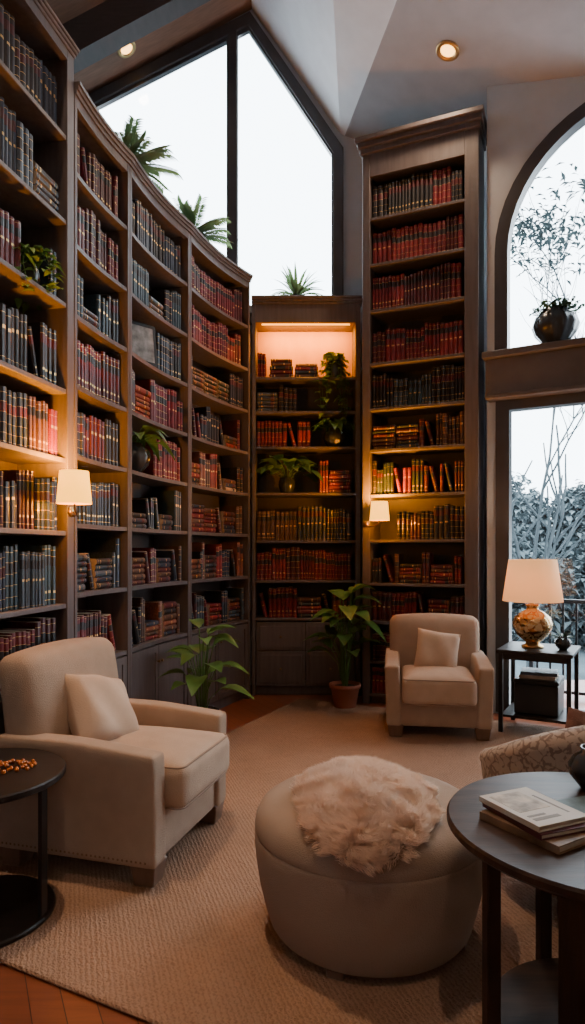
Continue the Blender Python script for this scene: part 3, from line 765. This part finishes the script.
def flatbook(label,loc,rz,w,l,t,cm,extra=None,group=None):
    r=root('book',label,'book',loc,rz,group)
    c=mk('cover',boxes_me([(-w/2,w/2,-l/2,l/2,0,.003),(-w/2,w/2,-l/2,l/2,t-.003,t),(-w/2,-w/2+.003,-l/2,l/2,.001,t-.001)],.0008),cm,r)
    mk('pages',boxes_me([(-w/2+.003,w/2-.006,-l/2+.005,l/2-.005,.003,t-.003)],0),M['paper'],r)
    if extra: extra(r,w,l,t)
    return r
def art(r,w,l,t):
    mk('printed_block',boxes_me([(-w/2+.02,w/2-.05,-l/2+.09,l/2-.02,t,t+.0006)],0),mat('print_tan',(.36,.29,.21),.6,var=.6,scale=26),r)
    bl=[(-w/2+.02,-w/2+.11,-l/2+.03,-l/2+.045,t,t+.0006),(-w/2+.02,-w/2+.08,-l/2+.055,-l/2+.065,t,t+.0006),(w/2-.035,w/2-.028,-l/2+.04,l/2-.06,t,t+.0006)]
    mk('printed_lines',boxes_me(bl,0),mat('print_grey',(.22,.20,.17),.7),r)
BX_=(.685,1.84)
flatbook('large tan hardcover book under another on the round table',(BX_[0]+.02,BX_[1]-.01,TH2+.0005),.55,.22,.265,.022,BM['tan'],group='stacked books on round table')
flatbook('burgundy hardcover book in the middle of the stack',(BX_[0]+.012,BX_[1],TH2+.023),.36,.20,.245,.016,BM['oxblood'],group='stacked books on round table')
flatbook('cream illustrated hardcover book on top of the stack',(BX_[0]-.005,BX_[1]+.005,TH2+.0395),.42,.18,.235,.016,M['white'],art,'stacked books on round table')
flatbook('slate grey magazine lying on the round table',(.90,1.90,TH2+.0005),.3,.19,.25,.010,M['teal'],group='stacked books on round table')
o=mk('ceramic_vase',lathe([(a*.9,b*.9) for a,b in [(0,0),(.045,0),(.05,.006),(.085,.05),(.09,.085),(.07,.12),(.045,.135),(.05,.15),(.042,.15),(.036,.134),(.06,.11),(0,.02)]],40),M['potd'],None,(.985,2.12,TH2+.0005),smooth=True)
reg(o,'small dark glazed ceramic vase on the round table','vase')

r=root('barrel_chair','barrel-back accent chair in cream and brown damask fabric','armchair',(1.27,2.84,.017),math.radians(0))
def shell(Ro,Ri,a0,a1,zb,ztop,n=44):
    V=[];Fc=[]
    for i in range(n+1):
        t=i/n; a=a0+(a1-a0)*t; zt__=ztop(t)
        c,s=math.cos(a),math.sin(a); rm=(Ro+Ri)/2; hh=(Ro-Ri)/2
        ring=[(Ro-.03,zb),(Ro,zb+.25),(Ro+.01,zt__-.07)]
        for k in range(7):
            b=-.2+k*(pi+.4)/6; ring.append((rm+(hh+.018)*math.cos(b),zt__-.05+.05*math.sin(b)))
        ring+=[(Ri,zt__-.08),(Ri,zb)]
        m_=len(ring)
        for (q,z) in ring: V.append((q*c,q*s,z))
    for i in range(n):
        for k in range(m_):
            Fc.append((i*m_+k,(i+1)*m_+k,(i+1)*m_+(k+1)%m_,i*m_+(k+1)%m_))
    Fc.append(tuple(range(m_))); Fc.append(tuple(n*m_+k for k in range(m_))[::-1])
    return from_vf(V,Fc)
cd=math.radians(278)
mk('backrest',shell(.42,.33,cd-2.0,cd+2.0,.18,lambda t:.59+.25*math.sin(pi*t)**1.3),M['damask'],r,smooth=True)
mk('seat_cushion',lathe([(0,.26),(.31,.26),(.325,.29),(.325,.40),(.30,.44),(0,.455)],48),M['damask'],r,smooth=True)
mk('seat_frame',lathe([(0,.16),(.385,.16),(.395,.175),(.395,.25),(.33,.258),(0,.258)],48),M['dark'],r,smooth=False)
for k in range(4):
    a=cd+pi/4+k*pi/2
    mk('leg',lathe([(0,0),(.014,0),(.022,.06),(.018,.10),(.028,.16),(0,.161)],16),M['dark'],r,(.34*math.cos(a),.34*math.sin(a),0),smooth=True)
pillow('throw_pillow','rust brown patterned pillow on the damask barrel chair',(1.28,2.67,.655),(math.radians(14),math.radians(10),math.radians(-10)),.18,.07,M['rust'])

LT=Vector((2.05,5.40,.0))
r=root('end_table','square dark two-tier end table beside far armchair','side table',LT,ang)
s=.27; h3=.69
mk('table_top',boxes_me([(-s-.02,s+.02,-s-.01,s+.01,h3-.03,h3)],.004),M['ebony'],r)
mk('lower_shelf',boxes_me([(-s+.01,s-.01,-s+.02,s-.02,.14,.16)],.003),M['ebony'],r)
mk('apron',boxes_me([(-s+.01,s-.01,-s+.02,-s+.035,h3-.08,h3-.03),(-s+.01,s-.01,s-.035,s-.02,h3-.08,h3-.03)],.002),M['ebony'],r)
for sx in (-1,1):
    for sy in (-1,1):
        mk('leg',boxes_me([(-.017,.017,-.017,.017,0,h3-.03)],.003),M['ebony'],r,(sx*(s-.012),sy*(s-.022),0.0))
LM=Matrix.Translation(LT)@Matrix.Rotation(ang,4,'Z')
r=root('storage_box','black storage box on the end table lower tier','box',LM@Vector((0,0,.161)),ang)
mk('body',boxes_me([(-.17,.17,-.17,.17,0,.25)],.01),M['black'],r); mk('lid',boxes_me([(-.175,.175,-.175,.175,.251,.285)],.008),M['black'],r)
for i,(w,c,lb) in enumerate(((.24,BM['cream'],'cream hardcover book on the black storage box'),(.22,BM['slate'],'slate blue hardcover book on top of another'))):
    flatbook(lb,LM@Vector((0,0,.161+.286+i*.027)),ang+pi/2+.1*i,w,.28,.026,c,group='books on storage box')
LP=LM@Vector((-.05,-.02,h3+.0005))
r=root('table_lamp','gilt floral ceramic table lamp with cream drum shade','lamp',LP)
mk('base',lathe([(0,0),(.085,0),(.09,.008),(.085,.02),(.06,.028),(.055,.04),(0,.04)],40),M['brass'],r,smooth=True)
mk('lamp_body',lathe([(0,.04),(.05,.04),(.07,.055),(.12,.10),(.155,.16),(.160,.20),(.14,.255),(.09,.295),(.05,.315),(.045,.335),(.058,.35),(.05,.36),(0,.36)],48),M['lampbody'],r,smooth=True)
mk('neck',lathe([(0,.36),(.02,.36),(.014,.38),(.012,.43),(0,.43)],16),M['brass'],r,smooth=True)
mk('lamp_shade',lathe([(.24,.385),(.19,.73),(.187,.73),(.237,.385)],48),M['shade'],r,smooth=True)
mk('bulb',lathe([(0,.43),(.02,.44),(.03,.48),(.018,.51),(0,.515)],14),M['bulb'],r,smooth=True)
light('bulb_light','POINT',17,WARM2,r,(0,0,.56),size=.04)
p=LM@Vector((.19,-.05,h3+.0005)); plant('succulent','small succulent in dark bowl on the end table',p,'vase',.42,'spike',16,.10,.1,.1,.03,'leaf3',.3,21)

# ------------------------------------------------------------ outside
def tree(label,loc,h,seed,leaves=0,dens=.5,lm='mist0',rad=.07,lim=2.4,ls=.2,depth=4,clear=0.):
    rnd=random.Random(seed); S=[];RR=[];tips=[]
    def br(p,d,L_,r_,dep):
        pts=[p];rs=[r_]; n=4
        for i in range(n):
            if math.hypot(p.x,p.y)>lim: break
            sw=.22 if p.z>clear else .05
            d=(d+Vector((rnd.uniform(-sw,sw),rnd.uniform(-sw,sw),rnd.uniform(-.06,.16)))).normalized()
            p=p+d*L_/n; pts.append(p); rs.append(r_*(1-.45*(i+1)/n))
            if dep>0 and i>=1 and p.z>clear:
                for k in range(rnd.choice((1,1,2))):
                    sd=Vector((rnd.uniform(-1,1),rnd.uniform(-1,1),rnd.uniform(.0,.9))).normalized()
                    br(p,(d*.7+sd*.8).normalized(),L_*rnd.uniform(.5,.72),r_*.5,dep-1)
        if len(pts)>1:
            S.append(pts);RR.append(rs)
        if dep<=1: tips.append(p)
        if dep>0: br(p,d,L_*.7,r_*.55,dep-1)
    br(Vector((0,0,0)),Vector((0,0,1)),h*.42,1.,depth)
    r=root('tree',label,'tree',loc)
    mk('trunk',curve_me(S,rad,res=0,radii=RR),M['branch'],r)
    if leaves:
        V=[];Fc=[]
        for t in tips:
            if rnd.random()>dens or t.z<clear: continue
            for k in range(leaves):
                b=t+Vector((rnd.gauss(0,ls),rnd.gauss(0,ls),rnd.gauss(0,ls*.22)))
                leaf(V,Fc,b,Vector((rnd.uniform(-1,1),rnd.uniform(-1,1),rnd.uniform(-.3,.5))),.22,.09,.3,2)
        o=mk('foliage',from_vf(V,Fc),M[lm],r); o['kind']='stuff'
tree('misty layered pine tree outside the windows',(7.4,16.0,-3.0),14.0,4,60,.5,ls=.40,depth=3,lim=2.2,clear=7.5)
tree('bare misty tree outside the windows',(8.0,22,-3.0),15.5,9,lim=2.2,rad=.09,depth=3,clear=5.0)
tree('bare spreading misty tree beyond the balcony',(4.75,12.6,-3.0),7.6,31,lim=1.3,rad=.10,depth=2,clear=3.0)
def mass(name,label,d0,zt_,m,seed,x0,x1,n,per):
    rnd=random.Random(seed); V=[];Fc=[]
    for i in range(n):
        x=rnd.uniform(x0,x1); rr=rnd.uniform(1.4,2.6); zc_=zt_*rnd.uniform(.15,1.0)-1.8; y=d0+(i%3)
        for k in range(per):
            q=Vector((rnd.gauss(0,1),rnd.gauss(0,1),rnd.gauss(0,1))).normalized()*(rnd.uniform(.45,1.05))
            q*=1+.4*noise.noise(q*2.5+Vector((i,0,0)))
            b=Vector((x+q.x*rr,y+q.y*rr,zc_+q.z*rr*1.15))
            leaf(V,Fc,b,Vector((rnd.uniform(-1,1),rnd.uniform(-1,1),rnd.uniform(-.4,.6))),.5,.34,.4,2)
    o=mk(name,from_vf(V,Fc),m); reg(o,label,'trees','stuff')
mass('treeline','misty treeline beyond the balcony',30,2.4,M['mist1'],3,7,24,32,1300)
mass('treeline','distant treeline with fog haze in its pale colour',42,6.0,M['mist2'],6,8,38,54,1400)
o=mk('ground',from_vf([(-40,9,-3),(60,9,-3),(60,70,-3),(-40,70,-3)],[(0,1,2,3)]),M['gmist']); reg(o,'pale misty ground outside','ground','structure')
o=mk('balcony_deck',boxes_me([(0,3.8,.22,1.7,-.15,-.02)],.01),M['deck'],None,WO,(0,0,ang)); reg(o,'grey stone balcony deck outside the glass door','balcony')
r=root('balcony_railing','dark metal balcony railing with thin balusters','railing',WM@Vector((0,1.0,-.02)),ang)
mk('top_rail',boxes_me([(0.2,3.8,-.03,.03,.98,1.02)],.004),M['black'],r)
mk('bottom_rail',boxes_me([(0.2,3.8,-.014,.014,.06,.09)],.003),M['black'],r)
bme=boxes_me([(-.010,.010,-.010,.010,.09,.98)],0)
bme.materials.append(M['black'])
for i in range(28):
    o=bpy.data.objects.new('baluster',bme); C.objects.link(o); o.parent=r; o.location=(.28+i*.125,0,0)
mk('post',boxes_me([(0.2,.24,-.02,.02,0,1.0),(3.76,3.8,-.02,.02,0,1.0)],.003),M['black'],r)

# ------------------------------------------------------------ world + camera
w=bpy.data.worlds.new('World'); bpy.context.scene.world=w; w.use_nodes=True
bg=w.node_tree.nodes['Background']; bg.inputs['Color'].default_value=(.78,.91,1.,1); bg.inputs['Strength'].default_value=11.0
cam=bpy.data.cameras.new('camera'); co=bpy.data.objects.new('camera',cam); C.objects.link(co)
co.location=(0,0,1.5); co.rotation_euler=(pi/2,0,0)
cam.sensor_fit='VERTICAL'; cam.sensor_height=36; cam.lens=36*F/1024; cam.shift_y=38/1024; cam.clip_start=.05
bpy.context.scene.camera=co
